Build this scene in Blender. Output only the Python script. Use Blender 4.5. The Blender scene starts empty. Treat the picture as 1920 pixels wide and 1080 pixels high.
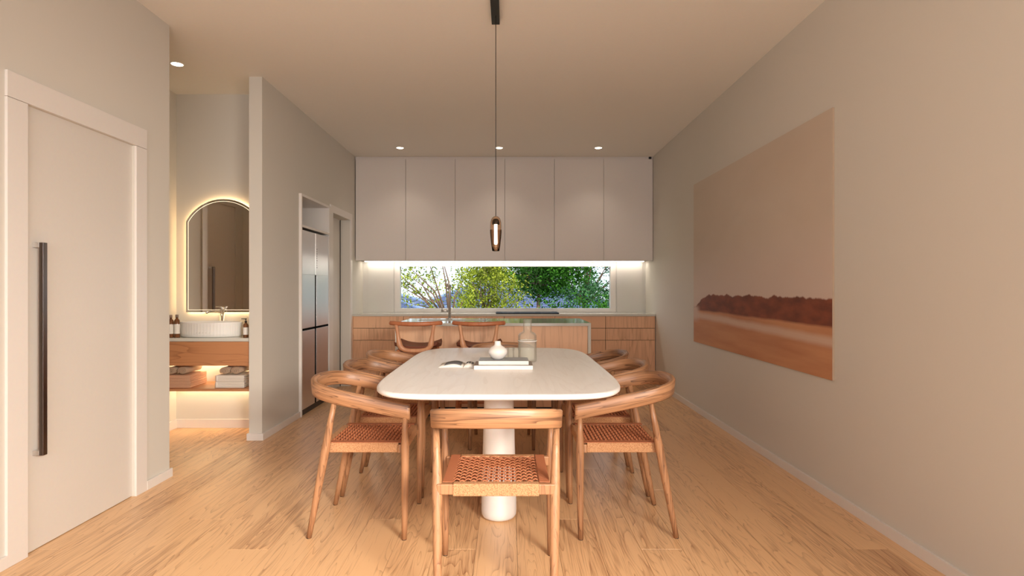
import bpy, bmesh, math, random
import numpy as np
from mathutils import Vector, Matrix
random.seed(7); rng = np.random.default_rng(7)
PI = math.pi
S = bpy.context.scene
C = bpy.context.scene.collection

# ---------------------------------------------------------------- camera, world, sun, lights, exposure
cam_d = bpy.data.cameras.new('camera'); cam = bpy.data.objects.new('camera', cam_d); C.objects.link(cam)
cam.location = (0, 0, 1.2); cam.rotation_euler = (PI/2, 0, 0)
cam_d.sensor_width = 36; cam_d.lens = 1100/1920*36
cam_d.shift_x = 7.5/1920; cam_d.shift_y = 1/1920; cam_d.clip_start = .05; cam_d.clip_end = 300
S.camera = cam
vs = S.view_settings
vs.view_transform = 'Standard'; vs.look = 'None'; vs.gamma = 1; vs.use_curve_mapping = False
vs.exposure = 0.43
W = bpy.data.worlds.new('sky'); S.world = W; W.use_nodes = True
bg = W.node_tree.nodes['Background']; bg.inputs[0].default_value = (.78, .88, 1.0, 1); bg.inputs[1].default_value = 1.45

def lamp(kind, name, loc, rot, energy, color, **kw):
    d = bpy.data.lights.new(name, kind); d.energy = energy; d.color = color
    for k, v in kw.items(): setattr(d, k, v)
    o = bpy.data.objects.new(name, d); C.objects.link(o); o.location = loc; o.rotation_euler = rot
    return o
def aim(loc, to): return (Vector(to)-Vector(loc)).to_track_quat('-Z', 'Y').to_euler()
lamp('SUN', 'sun', (0, 0, 20), aim((5, -9, 9.5), (0, 0, 0)), 3.4, (1, .93, .80), angle=.02)
# daylight through the wide glazed opening behind the camera
L0 = (1.78, -1.0, 1.9)     # daylight slanting in through the side opening in the right wall, behind the camera
lamp('AREA', 'side_opening_daylight', L0, aim(L0, (-1.5, 3.8, -.25)), 33, (1, .90, .78), shape='RECTANGLE', size=1.3, size_y=.7, spread=math.radians(62))
L1 = (-.2, -1.95, 1.6)
lamp('AREA', 'rear_opening_skylight', L1, aim(L1, (-.5, 3.2, 1.75)), 51, (1, .955, .94), shape='RECTANGLE', size=2.4, size_y=1.4)
# recessed downlights
for x, y, e in ((-1.285, 6.98, 7), (-.105, 6.98, 7), (1.075, 6.98, 7), (-2.468, 4.376, 2.5)):
    lamp('SPOT', 'downlight_beam', (x, y, 2.855), (0, 0, 0), e, (1, .84, .68) if y > 6 else (1, .70, .42), spot_size=1.9, spot_blend=.9, shadow_soft_size=.03)
cy = S.cycles
cy.max_bounces = 10; cy.diffuse_bounces = 6; cy.glossy_bounces = 5; cy.transmission_bounces = 10; cy.transparent_max_bounces = 12
cy.use_denoising = True; cy.denoising_input_passes = 'RGB_ALBEDO_NORMAL'; cy.denoising_prefilter = 'ACCURATE'
cy.caustics_reflective = False; cy.caustics_refractive = False

# ---------------------------------------------------------------- materials
def srgb(r, g, b):
    f = lambda c: (c/255/12.92) if c/255 <= .04045 else ((c/255+.055)/1.055)**2.4
    return (f(r), f(g), f(b), 1)
def mat(name, col, rough=.5, metal=0, bump=0, bscale=60, spec=.5, **kw):
    m = bpy.data.materials.new(name); m.use_nodes = True; n = m.node_tree; b = n.nodes['Principled BSDF']
    b.inputs['Base Color'].default_value = col; b.inputs['Roughness'].default_value = rough; b.inputs['Metallic'].default_value = metal
    b.inputs['Specular IOR Level'].default_value = spec
    for k, v in kw.items(): b.inputs[k.replace('_', ' ')].default_value = v
    tc = n.nodes.new('ShaderNodeTexCoord'); no = n.nodes.new('ShaderNodeTexNoise'); no.inputs['Scale'].default_value = bscale
    no.inputs['Detail'].default_value = 4
    n.links.new(tc.outputs['Object'], no.inputs['Vector'])
    mx = n.nodes.new('ShaderNodeMix'); mx.data_type = 'RGBA'; mx.blend_type = 'MULTIPLY'; mx.inputs[0].default_value = .06
    mx.inputs[6].default_value = col; n.links.new(no.outputs['Color'], mx.inputs[7]); n.links.new(mx.outputs[2], b.inputs['Base Color'])
    if bump:
        bp = n.nodes.new('ShaderNodeBump'); bp.inputs['Strength'].default_value = bump; bp.inputs['Distance'].default_value = .002
        n.links.new(no.outputs['Fac'], bp.inputs['Height']); n.links.new(bp.outputs[0], b.inputs['Normal'])
    return m
def emit(name, col, s):
    m = bpy.data.materials.new(name); m.use_nodes = True; n = m.node_tree; n.nodes.clear()
    e = n.nodes.new('ShaderNodeEmission'); e.inputs[0].default_value = col; e.inputs[1].default_value = s
    o = n.nodes.new('ShaderNodeOutputMaterial'); n.links.new(e.outputs[0], o.inputs[0]); return m
def wood(name, light, dark, axis='Y', coord='Object', ring=1.0, rings=9, rough=.38, contrast=.55, tone=.25, fine=.5, coat=0.0, across=7):
    """contour lines of a stretched noise give cathedral grain; a per-object shift keeps boards apart"""
    m = bpy.data.materials.new(name); m.use_nodes = True; n = m.node_tree; N = n.nodes; L = n.links.new
    b = N['Principled BSDF']; b.inputs['Roughness'].default_value = rough; b.inputs['Coat Weight'].default_value = coat
    tc = N.new('ShaderNodeTexCoord'); oi = N.new('ShaderNodeObjectInfo')
    mul = N.new('ShaderNodeVectorMath'); mul.operation = 'SCALE'; mul.inputs[0].default_value = (17.3, 29.1, 41.7); L(oi.outputs['Random'], mul.inputs['Scale'])
    add = N.new('ShaderNodeVectorMath'); add.operation = 'ADD'; L(tc.outputs[coord], add.inputs[0]); L(mul.outputs[0], add.inputs[1])
    def mp(a, c):
        v = N.new('ShaderNodeMapping'); s = [c, c, c]; s['XYZ'.index(axis)] = a; v.inputs['Scale'].default_value = s; L(add.outputs[0], v.inputs[0]); return v
    def noise(v, sc, det, dist=0.0):
        t = N.new('ShaderNodeTexNoise'); t.inputs['Scale'].default_value = sc; t.inputs['Detail'].default_value = det; t.inputs['Distortion'].default_value = dist
        L(v.outputs[0], t.inputs['Vector']); return t
    def math_(op, a, v):
        t = N.new('ShaderNodeMath'); t.operation = op; L(a, t.inputs[0])
        if isinstance(v, (int, float)): t.inputs[1].default_value = v
        else: L(v, t.inputs[1])
        return t
    big = noise(mp(.9*ring, across*ring), 1, 2.0, .3)
    k = math_('MULTIPLY', big.outputs['Fac'], rings); fr = math_('FRACT', k.outputs[0], 0)
    rp = N.new('ShaderNodeValToRGB'); L(fr.outputs[0], rp.inputs[0]); e = rp.color_ramp.elements
    e[0].position = 0; e[0].color = (0, 0, 0, 1); e[1].position = 1; e[1].color = (1, 1, 1, 1)
    for p, c in ((.55, .12), (.86, .55), (.97, 1)): q = e.new(p); q.color = (c, c, c, 1)
    e[-1].color = (.1, .1, .1, 1)
    fib = noise(mp(6, 170), 1, 3); pores = noise(mp(2.2, 45), 1, 3); tn = noise(mp(.5, 1.5), 1, 2)
    f1 = math_('MULTIPLY', rp.outputs[0], contrast)
    f2 = math_('SUBTRACT', fib.outputs['Fac'], .5); f2 = math_('MULTIPLY', f2.outputs[0], fine)
    f3 = math_('SUBTRACT', pores.outputs['Fac'], .5); f3 = math_('MULTIPLY', f3.outputs[0], fine*1.3)
    f4 = math_('SUBTRACT', tn.outputs['Fac'], .5); f4 = math_('MULTIPLY', f4.outputs[0], tone*2.2)
    f5 = math_('SUBTRACT', oi.outputs['Random'], .5); f5 = math_('MULTIPLY', f5.outputs[0], tone)
    s = f1
    for f in (f2, f3, f4, f5): s = math_('ADD', s.outputs[0], f.outputs[0])
    s.use_clamp = True
    mx = N.new('ShaderNodeMix'); mx.data_type = 'RGBA'; L(s.outputs[0], mx.inputs[0]); mx.inputs[6].default_value = light; mx.inputs[7].default_value = dark
    L(mx.outputs[2], b.inputs['Base Color'])
    bp = N.new('ShaderNodeBump'); bp.inputs['Strength'].default_value = .25; bp.inputs['Distance'].default_value = .0008; bp.invert = True
    L(s.outputs[0], bp.inputs['Height']); L(bp.outputs[0], b.inputs['Normal'])
    return m
M = {}
M['wall'] = mat('wall_paint', (.64, .61, .55, 1), .75, bump=.05, bscale=300, spec=.25)
M['ceil'] = mat('ceiling_paint', (.88, .855, .80, 1), .85, spec=.2)
M['trim'] = mat('trim_paint', (.74, .70, .66, 1), .35)
M['door'] = mat('door_paint', (.67, .63, .58, 1), .4)
M['cabinet'] = mat('matt_cabinet', (.73, .68, .64, 1), .5)
M['dark'] = mat('dark_gap', (.02, .017, .015, 1), .7)
M['groove'] = mat('groove_black', (.004, .004, .004, 1), .9, spec=.05)
M['black'] = mat('black_metal', (.012, .012, .013, 1), .45)
M['blackglass'] = mat('black_glass', (.004, .005, .010, 1), .5, spec=.04)
M['stone'] = mat('pale_stone', (.62, .61, .55, 1), .09, bscale=9)
M['splash'] = mat('splash_stone', (.66, .64, .60, 1), .3, bscale=5)
M['tabletop'] = wood('white_washed_wood', (.86, .82, .79, 1), (.76, .70, .66, 1), 'Y', rings=7, rough=.3, contrast=.5, tone=.1)
M['white'] = mat('white_lacquer', (.82, .80, .78, 1), .4)
M['steel'] = mat('brushed_steel', (.78, .76, .74, 1), .38, 1)
M['fridge'] = mat('fridge_steel', (.74, .74, .76, 1), .36, 1)
M['bronze'] = mat('dark_bar_metal', (.30, .27, .26, 1), .28, 1)
M['chrome'] = mat('chrome', (.85, .83, .80, 1), .08, 1)
M['ceramic'] = mat('ceramic', (.80, .77, .73, 1), .35, bump=.2, bscale=25)
M['basin'] = mat('basin_ceramic', (.86, .84, .80, 1), .3)
M['led'] = emit('led_strip_light', (1, .88, .74, 1), 12)
M['led_nook'] = emit('led_nook_light', (1, .74, .42, 1), 24)
M['led_mirror'] = emit('led_mirror_light', (1, .64, .30, 1), 12)
M['led_soft'] = emit('led_soft_light', (1, .78, .50, 1), 1.6)
M['lamp'] = emit('lamp_glow', (1, .84, .62, 1), 9)
M['floor'] = wood('oak_floor', srgb(226, 184, 138), srgb(138, 86, 52), 'Y', ring=.6, rings=32, rough=.34, contrast=.5, tone=.42, fine=1.0, across=11)
M['chair'] = wood('oiled_teak', srgb(170, 124, 88), srgb(80, 47, 30), 'Z', ring=1.2, rings=8, rough=.42, contrast=.62, tone=.35, fine=.9, across=24)
M['chairuv'] = wood('oiled_teak_bent', srgb(170, 124, 88), srgb(72, 42, 28), 'X', 'UV', ring=1.6, rings=8, rough=.42, contrast=.7, tone=.35, fine=.95, across=18)
M['stool'] = wood('red_brown_wood', srgb(186, 116, 78), srgb(140, 76, 48), 'Z', ring=1, rings=4, rough=.4, contrast=.3)
M['oakv'] = wood('cabinet_oak', srgb(232, 186, 148), srgb(164, 112, 80), 'Z', ring=.6, rings=7, rough=.5, contrast=.3, tone=.3, fine=.75)
M['oakh'] = wood('vanity_oak', srgb(186, 130, 88), srgb(122, 72, 44), 'X', ring=1.0, rings=9, rough=.5, contrast=.5, tone=.2)
M['stoolpale'] = wood('pale_stool_wood', srgb(206, 152, 114), srgb(164, 104, 74), 'Z', ring=1, rings=4, rough=.4, contrast=.3)
M['leather'] = mat('brown_leather', srgb(118, 66, 48), .5, bump=.2)
M['weave'] = mat('paper_cord', srgb(172, 104, 68), .75, bump=.5, bscale=350)
def wrapmat():
    m = mat('cord_wrap', srgb(206, 152, 102), .8); n = m.node_tree; N = n.nodes; L = n.links.new
    tc = N.new('ShaderNodeTexCoord'); v = N.new('ShaderNodeTexVoronoi'); v.inputs['Scale'].default_value = 210; L(tc.outputs['Object'], v.inputs['Vector'])
    r = N.new('ShaderNodeValToRGB'); L(v.outputs['Distance'], r.inputs[0]); e = r.color_ramp.elements
    e[0].position = .25; e[0].color = srgb(192, 146, 104); e[1].position = .85; e[1].color = srgb(154, 104, 68)
    L(r.outputs[0], N['Principled BSDF'].inputs['Base Color'])
    b = N.new('ShaderNodeBump'); b.invert = True; b.inputs['Strength'].default_value = .6; b.inputs['Distance'].default_value = .002; L(v.outputs['Distance'], b.inputs['Height']); L(b.outputs[0], N['Principled BSDF'].inputs['Normal'])
    return m
M['wrap'] = wrapmat()
M['glass'] = mat('clear_glass', (1, 1, 1, 1), .0, Transmission_Weight=1.0, IOR=1.45)
M['pane'] = None
def thin(name, tint, milky, rough=.03):
    m = bpy.data.materials.new(name); m.use_nodes = True; n = m.node_tree; N = n.nodes; L = n.links.new; N.clear()
    t = N.new('ShaderNodeBsdfTransparent'); t.inputs[0].default_value = tint; g = N.new('ShaderNodeBsdfGlossy'); g.inputs['Roughness'].default_value = rough
    f = N.new('ShaderNodeFresnel'); f.inputs[0].default_value = 1.25; q = N.new('ShaderNodeMath'); q.operation = 'MULTIPLY'; q.inputs[1].default_value = .3; L(f.outputs[0], q.inputs[0]); x = N.new('ShaderNodeMixShader'); L(q.outputs[0], x.inputs[0]); L(t.outputs[0], x.inputs[1]); L(g.outputs[0], x.inputs[2])
    d = N.new('ShaderNodeBsdfDiffuse'); d.inputs[0].default_value = (.85, .82, .76, 1); y = N.new('ShaderNodeMixShader'); y.inputs[0].default_value = milky
    L(x.outputs[0], y.inputs[1]); L(d.outputs[0], y.inputs[2])
    o = N.new('ShaderNodeOutputMaterial'); L(y.outputs[0], o.inputs[0]); return m
M['bottleglass'] = thin('greenish_glass', (.975, .98, .965, 1), .06)
M['water'] = thin('cloudy_water', (.98, .98, .96, 1), .14)
M['frosted'] = mat('frosted_glass', (.90, .90, .86, 1), .35, Transmission_Weight=.75, IOR=1.3)
M['amber'] = mat('amber_glass', (.95, .78, .64, 1), .03, Transmission_Weight=1.0, IOR=1.22)
M['brownglass'] = mat('brown_glass', (.30, .12, .05, 1), .1, Transmission_Weight=.5)
M['label'] = mat('paper_label', (.80, .76, .70, 1), .7)
M['paper'] = mat('page_paper', (.80, .77, .72, 1), .8)
M['ink'] = mat('printed_grey', (.12, .12, .13, 1), .6)
M['greycover'] = mat('grey_cover', (.28, .29, .32, 1), .35)
M['browncover'] = mat('taupe_cover', (.26, .19, .15, 1), .5)
M['towelbrown'] = mat('towel_taupe', srgb(172, 146, 122), .95, bump=.3, bscale=400)
M['towelpeach'] = mat('towel_peach', srgb(205, 160, 130), .95, bump=.3, bscale=400)
M['towelwhite'] = mat('towel_white', srgb(222, 212, 200), .95, bump=.3, bscale=400)
M['canvas_edge'] = mat('canvas_edge', srgb(184, 164, 142), .8)
M['bark'] = mat('bark', srgb(120, 92, 74), .9, bump=1, bscale=30)
M['grass'] = mat('grass', srgb(80, 110, 60), .95, bscale=8)
M['brick'] = mat('house_wall', srgb(190, 180, 170), .9)
def leafmat(name, a, bcol):
    m = bpy.data.materials.new(name); m.use_nodes = True; n = m.node_tree; N = n.nodes; L = n.links.new; N.clear()
    g = N.new('ShaderNodeNewGeometry'); rp = N.new('ShaderNodeMix'); rp.data_type = 'RGBA'
    rp.inputs[6].default_value = a; rp.inputs[7].default_value = bcol; L(g.outputs['Random Per Island'], rp.inputs[0])
    d = N.new('ShaderNodeBsdfDiffuse'); t = N.new('ShaderNodeBsdfTranslucent'); x = N.new('ShaderNodeMixShader'); x.inputs[0].default_value = .35
    L(rp.outputs[2], d.inputs[0]); L(rp.outputs[2], t.inputs[0]); L(d.outputs[0], x.inputs[1]); L(t.outputs[0], x.inputs[2])
    o = N.new('ShaderNodeOutputMaterial'); L(x.outputs[0], o.inputs[0]); return m
M['leafyellow'] = leafmat('leaf_yellow_green', srgb(60, 84, 18), srgb(190, 196, 70))
M['leafgreen'] = leafmat('leaf_green', srgb(14, 40, 12), srgb(84, 140, 50))
M['leafblue'] = leafmat('leaf_bluish_green', srgb(20, 48, 34), srgb(110, 160, 105))
def roofmat():
    m = mat('blue_grey_tile', srgb(80, 92, 128), .6, bscale=6); return m
M['roof'] = roofmat()
M['ridge'] = mat('pale_ridge_tile', srgb(120, 138, 176), .6)
# window pane: thin real glass
def panemat():
    m = bpy.data.materials.new('window_glass'); m.use_nodes = True; n = m.node_tree; N = n.nodes; L = n.links.new; N.clear()
    t = N.new('ShaderNodeBsdfTransparent'); t.inputs[0].default_value = (.97, .98, .98, 1); g = N.new('ShaderNodeBsdfGlossy'); g.inputs['Roughness'].default_value = .02
    f = N.new('ShaderNodeFresnel'); f.inputs[0].default_value = 1.06; x = N.new('ShaderNodeMixShader'); L(f.outputs[0], x.inputs[0]); L(t.outputs[0], x.inputs[1]); L(g.outputs[0], x.inputs[2])
    o = N.new('ShaderNodeOutputMaterial'); L(x.outputs[0], o.inputs[0]); return m
M['pane'] = panemat()
M['mirror'] = mat('mirror_glass', (.82, .80, .78, 1), .02, 1)

# ---------------------------------------------------------------- mesh helpers
class MB:
    def __init__(s): s.bm = bmesh.new(); s.uv = None
    def box(s, x0, x1, y0, y1, z0, z1, bevel=0):
        t = bmesh.new(); bmesh.ops.create_cube(t, size=1)
        bmesh.ops.scale(t, vec=(abs(x1-x0), abs(y1-y0), abs(z1-z0)), verts=t.verts)
        bmesh.ops.translate(t, vec=((x0+x1)/2, (y0+y1)/2, (z0+z1)/2), verts=t.verts)
        if bevel: bmesh.ops.bevel(t, geom=list(t.edges), offset=bevel, segments=2, affect='EDGES', profile=.5)
        return s.merge(t)
    def merge(s, t):
        me = bpy.data.meshes.new('t'); t.to_mesh(me); t.free(); s.bm.from_mesh(me); bpy.data.meshes.remove(me); return s
    def rings(s, rings, cap=True, closed=False, uvs=None):
        vs = [[s.bm.verts.new(p) for p in r] for r in rings]; n = len(vs[0]); m = len(vs)
        uvl = None
        if uvs is not None: uvl = s.bm.loops.layers.uv.verify()
        for i in range(m if closed else m-1):
            for j in range(n):
                i2 = (i+1) % m; j2 = (j+1) % n
                f = s.bm.faces.new((vs[i][j], vs[i][j2], vs[i2][j2], vs[i2][j])); f.smooth = True
                if uvl is not None:
                    us = (uvs[0][i], uvs[0][i], uvs[0][i+1], uvs[0][i+1]); vv = (uvs[1][j], uvs[1][j+1], uvs[1][j+1], uvs[1][j])
                    for lp, a, b in zip(f.loops, us, vv): lp[uvl].uv = (a, b)
        if cap and not closed:
            s.bm.faces.new(vs[0][::-1]); s.bm.faces.new(vs[-1])
        return s
    def tube(s, pts, radii, seg=12, cap=True, closed=False, flat=1.0):
        pts = [Vector(p) for p in pts]; n = len(pts)
        if not hasattr(radii, '__len__'): radii = [radii]*n
        up = None; R = []
        for i, p in enumerate(pts):
            a = pts[(i-1) % n] if (i > 0 or closed) else p; b = pts[(i+1) % n] if (i < n-1 or closed) else p
            t = (b-a).normalized()
            if up is None: up = Vector((0, 0, 1)) if abs(t.z) < .9 else Vector((1, 0, 0))
            x = t.cross(up).normalized(); y = x.cross(t).normalized(); up = y
            R.append([p + x*math.cos(2*PI*k/seg)*radii[i] + y*math.sin(2*PI*k/seg)*radii[i]*flat for k in range(seg)])
        return s.rings(R, cap, closed)
    def lathe(s, prof, cx=0, cy=0, seg=32, sx=1, sy=1, flute=0, nf=0, cap=True):
        R = []
        for (r, z) in prof:
            ring = []
            for k in range(seg):
                a = 2*PI*k/seg; rr = r*(1-(flute if k % 2 else 0)) if nf else r
                ring.append((cx+rr*sx*math.cos(a), cy+rr*sy*math.sin(a), z))
            R.append(ring)
        return s.rings(R, cap)
    def prism(s, poly, z0, z1, bevel=0, axis='Z'):
        def P(a, b, c): return {'Z': (a, b, c), 'Y': (a, c, b), 'X': (c, a, b)}[axis]
        t = bmesh.new(); v0 = [t.verts.new(P(a, b, z0)) for a, b in poly]; v1 = [t.verts.new(P(a, b, z1)) for a, b in poly]; n = len(poly)
        t.faces.new(v0[::-1]); t.faces.new(v1)
        for i in range(n): t.faces.new((v0[i], v0[(i+1) % n], v1[(i+1) % n], v1[i]))
        bmesh.ops.recalc_face_normals(t, faces=t.faces)
        if bevel:
            es = [e for e in t.edges if len(e.link_faces) == 2 and e.calc_face_angle(0) > .6]
            bmesh.ops.bevel(t, geom=es, offset=bevel, segments=3, affect='EDGES', profile=.5)
        return s.merge(t)
    def mesh(s, name, m, off=(0, 0, 0), smooth=None):
        bmesh.ops.translate(s.bm, vec=-Vector(off), verts=s.bm.verts)
        bmesh.ops.recalc_face_normals(s.bm, faces=s.bm.faces)
        me = bpy.data.meshes.new(name); s.bm.to_mesh(me); s.bm.free()
        if smooth is not None:
            for p in me.polygons: p.use_smooth = smooth
        me.materials.append(m); return me
def worldloc(o):
    v = Vector((0, 0, 0))
    while o: v += o.location; o = o.parent
    return v
def obj(name, mb, m, parent=None, smooth=None, label=None, kind=None):
    off = worldloc(parent) if parent else (0, 0, 0)
    o = bpy.data.objects.new(name, mb.mesh(name, m, off, smooth)); C.objects.link(o)
    if parent: o.parent = parent
    if label: o['label'] = label
    if kind: o['kind'] = kind
    return o
def tag(o, label, cat, group=None):
    o['label'] = label; o['category'] = cat
    if group: o['group'] = group
    return o
def thing(name, label, cat, loc=(0, 0, 0), rz=0, group=None):
    o = bpy.data.objects.new(name, None); C.objects.link(o); o.empty_display_size = .1
    o.location = loc; o.rotation_euler = (0, 0, rz); return tag(o, label, cat, group)
def dup(root, loc, rz=0, label=None):
    def rec(o, par):
        c = o.copy(); C.objects.link(c); c.parent = par
        for k in list(o.children): rec(k, c)
        return c
    r = rec(root, None); r.location = loc; r.rotation_euler = (0, 0, rz)
    if label: r['label'] = label
    return r
def struct(name, mb, m, parent=None, **kw):
    o = obj(name, mb, m, parent, **kw)
    if parent is None: o['kind'] = 'structure'
    return o
def B(*a, **k): return MB().box(*a, **k)
def rect(x0, x1, y0, y1, r, n=6):
    P = []
    for cx, cy_, a0 in ((x1-r, y1-r, 0), (x0+r, y1-r, 90), (x0+r, y0+r, 180), (x1-r, y0+r, 270)):
        for k in range(n+1):
            a = math.radians(a0+90*k/n); P.append((cx+r*math.cos(a), cy_+r*math.sin(a)))
    return P

# ---------------------------------------------------------------- setting
XL, XR, XK, H, YB = -2.158, 1.842, -1.945, 2.875, 7.86
YR = -2.2
fl = struct('floor', B(-3.0, 1.96, YR-.1, YB+.1, -.12, -.014), M['dark'])
pl_meshes = {}
def plank(x0, y0, w, ln):
    key = (round(w, 3), round(ln, 3))
    if key not in pl_meshes:
        pl_meshes[key] = MB().box(-w/2+.0006, w/2-.0006, -ln/2+.0006, ln/2-.0006, -.014, 0, bevel=.0007).mesh('plank', M['floor'])
    o = bpy.data.objects.new('plank', pl_meshes[key]); C.objects.link(o); o.location = (x0+w/2, y0+ln/2, 0); o.parent = fl
    return o
pw = .19; x = .042 - pw*16; row = 0
while x < 1.842:
    y = YR - [0, 1.1, .45, 1.5, .8][row % 5]*1.0 - .0
    w = min(pw, 1.86-x)
    while y < YB:
        y0 = max(y, YR); y1 = min(y+1.9, YB)
        if y1-y0 > .05: plank(x, y0, w, y1-y0)
        y += 1.9
    x += pw; row += 1
struct('ceiling', B(-3.0, 1.96, YR-.1, YB+.1, H, H+.12), M['ceil'])

# left wall with the door opening
m = MB()
m.box(XL-.12, XL, YR, 2.6225, 0, H); m.box(XL-.12, XL, 3.388, 3.739, 0, H); m.box(XL-.12, XL, 2.6225, 3.388, 2.026, H)
m.box(-2.98, XL-.12, 3.619, 3.739, 0, H)
struct('wall_left', m, M['wall'])
m = MB(); m.box(XR, XR+.12, -.15, YB, 0, H); m.box(XR, XR+.12, YR, -1.95, 0, H); m.box(XR, XR+.12, -1.95, -.15, 2.3, H)
struct('wall_right', m, M['wall'])
m = MB(); m.box(-2.98, -2.86, 3.739, 3.9, 0, H); m.box(-2.98, -2.86, 4.50, 5.18, 0, H); m.box(-2.98, -2.86, 3.9, 4.50, 2.05, H)
struct('wall_nook_left', m, M['wall'])
struct('wall_nook_back', B(-2.86, XK-.12, 5.06, 5.18, 0, H), M['wall'])
m = MB()
m.box(-2.048, XK, 4.64, 5.457, 0, H); m.box(XK-.12, XK, 5.457, 6.37, 2.088, H); m.box(XK-.12, XK, 6.37, 6.49, 0, H)
m.box(XK-.12, XK, 6.49, 7.215, 2.04, H); m.box(XK-.12, XK, 7.215, YB, 0, H)
struct('wall_kitchen_left', m, M['wall'])
wx0, wx1, wz0, wz1 = -1.50, 1.425, .895, 1.53
m = MB(); m.box(-2.065, wx0, YB, YB+.14, 0, H); m.box(wx1, XR+.12, YB, YB+.14, 0, H); m.box(wx0, wx1, YB, YB+.14, wz1, H); m.box(wx0, wx1, YB, YB+.14, 0, wz0)
struct('wall_kitchen_back', m, M['splash'])
m = MB(); m.box(-2.28, -1.3, YR-.1, YR, 0, H); m.box(1.3, XR+.12, YR-.1, YR, 0, H); m.box(-1.3, 1.3, YR-.1, YR, 2.45, H)
struct('wall_rear', m, M['wall'])
# pantry closed off behind the hall door and the fridge niche
struct('wall_pantry', B(-3.0, -2.88, 5.18, YB, 0, H), M['wall'])

# baseboards (low, 14 mm proud)
bt, bh = .014, .055
def base(name, *a): struct(name, B(*a, bevel=.0015), M['trim'])
base('baseboard_right', XR-bt, XR, -.15, 7.3, 0, bh)
base('baseboard_left', XL, XL+bt, YR, 2.514, 0, bh)
base('baseboard_left_end', XL, XL+bt, 3.488, 3.739+bt, 0, bh)
base('baseboard_kitchen_left', XK, XK+bt, 4.64-bt, 5.457, 0, bh)
base('baseboard_partition_end', -2.048-bt, XK, 4.64-bt, 4.64, 0, bh)
base('baseboard_partition_nook', -2.048-bt, -2.048, 4.64, 5.06, 0, bh)
base('baseboard_nook_back', -2.86, -2.048-bt, 5.06-bt, 5.06, 0, .075)
base('baseboard_nook_left', -2.86, -2.86+bt, 4.60, 5.06-bt, 0, .075)

# door_1: wide flush door with a bar handle, left wall
d1 = struct('door_1', B(XL-.05, XL-.012, 2.6225, 3.388, .004, 2.026), M['door'])
cx0, cx1 = XL-.03, XL+.013
cs = obj('door_casing', B(XL, cx1, 2.514, 2.6225, 0, 2.025, bevel=.0012), M['trim'], d1)
obj('door_casing', MB().box(XL, cx1, 3.388, 3.488, 0, 2.025, bevel=.0012), M['trim'], d1)
obj('door_head', B(XL, cx1, 2.514, 3.488, 2.027, 2.14, bevel=.0012), M['trim'], d1)
h = obj('door_handle', B(-2.1405, -2.121, 2.677, 2.702, .437, 1.4105, bevel=.001), M['bronze'], d1, label='long square metal bar handle')
obj('handle_bracket', B(-2.170, -2.1405, 2.677, 2.702, 1.3885, 1.4105, bevel=.001), M['steel'], h)
obj('handle_bracket', B(-2.170, -2.1405, 2.677, 2.702, .437, .459, bevel=.001), M['steel'], h)
# door_2: doorway past the fridge
d2 = struct('door_2', B(-2.105, -2.065, 6.49, 7.215, .004, 2.04), M['door'])
obj('door_casing', B(XK, XK+.012, 6.40, 6.49, 0, 2.04, bevel=.001), M['trim'], d2)
obj('door_casing', B(XK, XK+.012, 7.215, 7.29, 0, 2.04, bevel=.001), M['trim'], d2)
obj('door_head', B(XK, XK+.012, 6.40, 7.29, 2.04, 2.12, bevel=.001), M['trim'], d2)
obj('door_edge', B(-2.064, -2.058, 7.203, 7.2145, 0, 2.04), M['dark'], d2)
# door_3: nook door seen in the mirror
d3 = struct('door_3', B(-2.91, -2.872, 3.9, 4.50, .004, 2.05), M['door'])
obj('door_casing', B(-2.86, -2.847, 4.50, 4.59, 0, 2.05, bevel=.001), M['trim'], d3)
h = obj('door_handle', B(-2.845, -2.825, 4.40, 4.425, .44, 1.41, bevel=.001), M['bronze'], d3)
obj('handle_bracket', B(-2.872, -2.845, 4.40, 4.425, 1.388, 1.41), M['steel'], h)
obj('handle_bracket', B(-2.872, -2.845, 4.40, 4.425, .44, .462), M['steel'], h)

# window_1: strip window over the bench
w1 = struct('window_1', MB().box(wx0, wx1, YB-.006, YB+.10, wz0-.012, wz0+.039).box(wx0, wx1, YB-.006, YB+.10, wz1-.034, wz1)
            .box(wx0, wx0+.052, YB-.006, YB+.10, wz0+.039, wz1-.034).box(wx1-.052, wx1, YB-.006, YB+.10, wz0+.039, wz1-.034), M['trim'])
obj('pane', B(wx0+.052, wx1-.052, YB+.05, YB+.056, wz0+.039, wz1-.034), M['pane'], w1, label='clear glass pane')
m = MB()
m.box(wx0-.016, wx0, YB-.010, YB+.01, wz0-.012, wz1+.012).box(wx1, wx1+.016, YB-.010, YB+.01, wz0-.012, wz1+.012).box(wx0, wx1, YB-.010, YB+.01, wz1, wz1+.012)
obj('window_bead', m, M['trim'], w1)
# rear opening frame behind the camera
m = MB(); m.box(-1.3, -1.24, YR-.09, YR-.01, 0, 2.45).box(1.24, 1.3, YR-.09, YR-.01, 0, 2.45).box(-1.24, 1.24, YR-.09, YR-.01, 2.39, 2.45)
struct('window_2', m, M['trim'])

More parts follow.
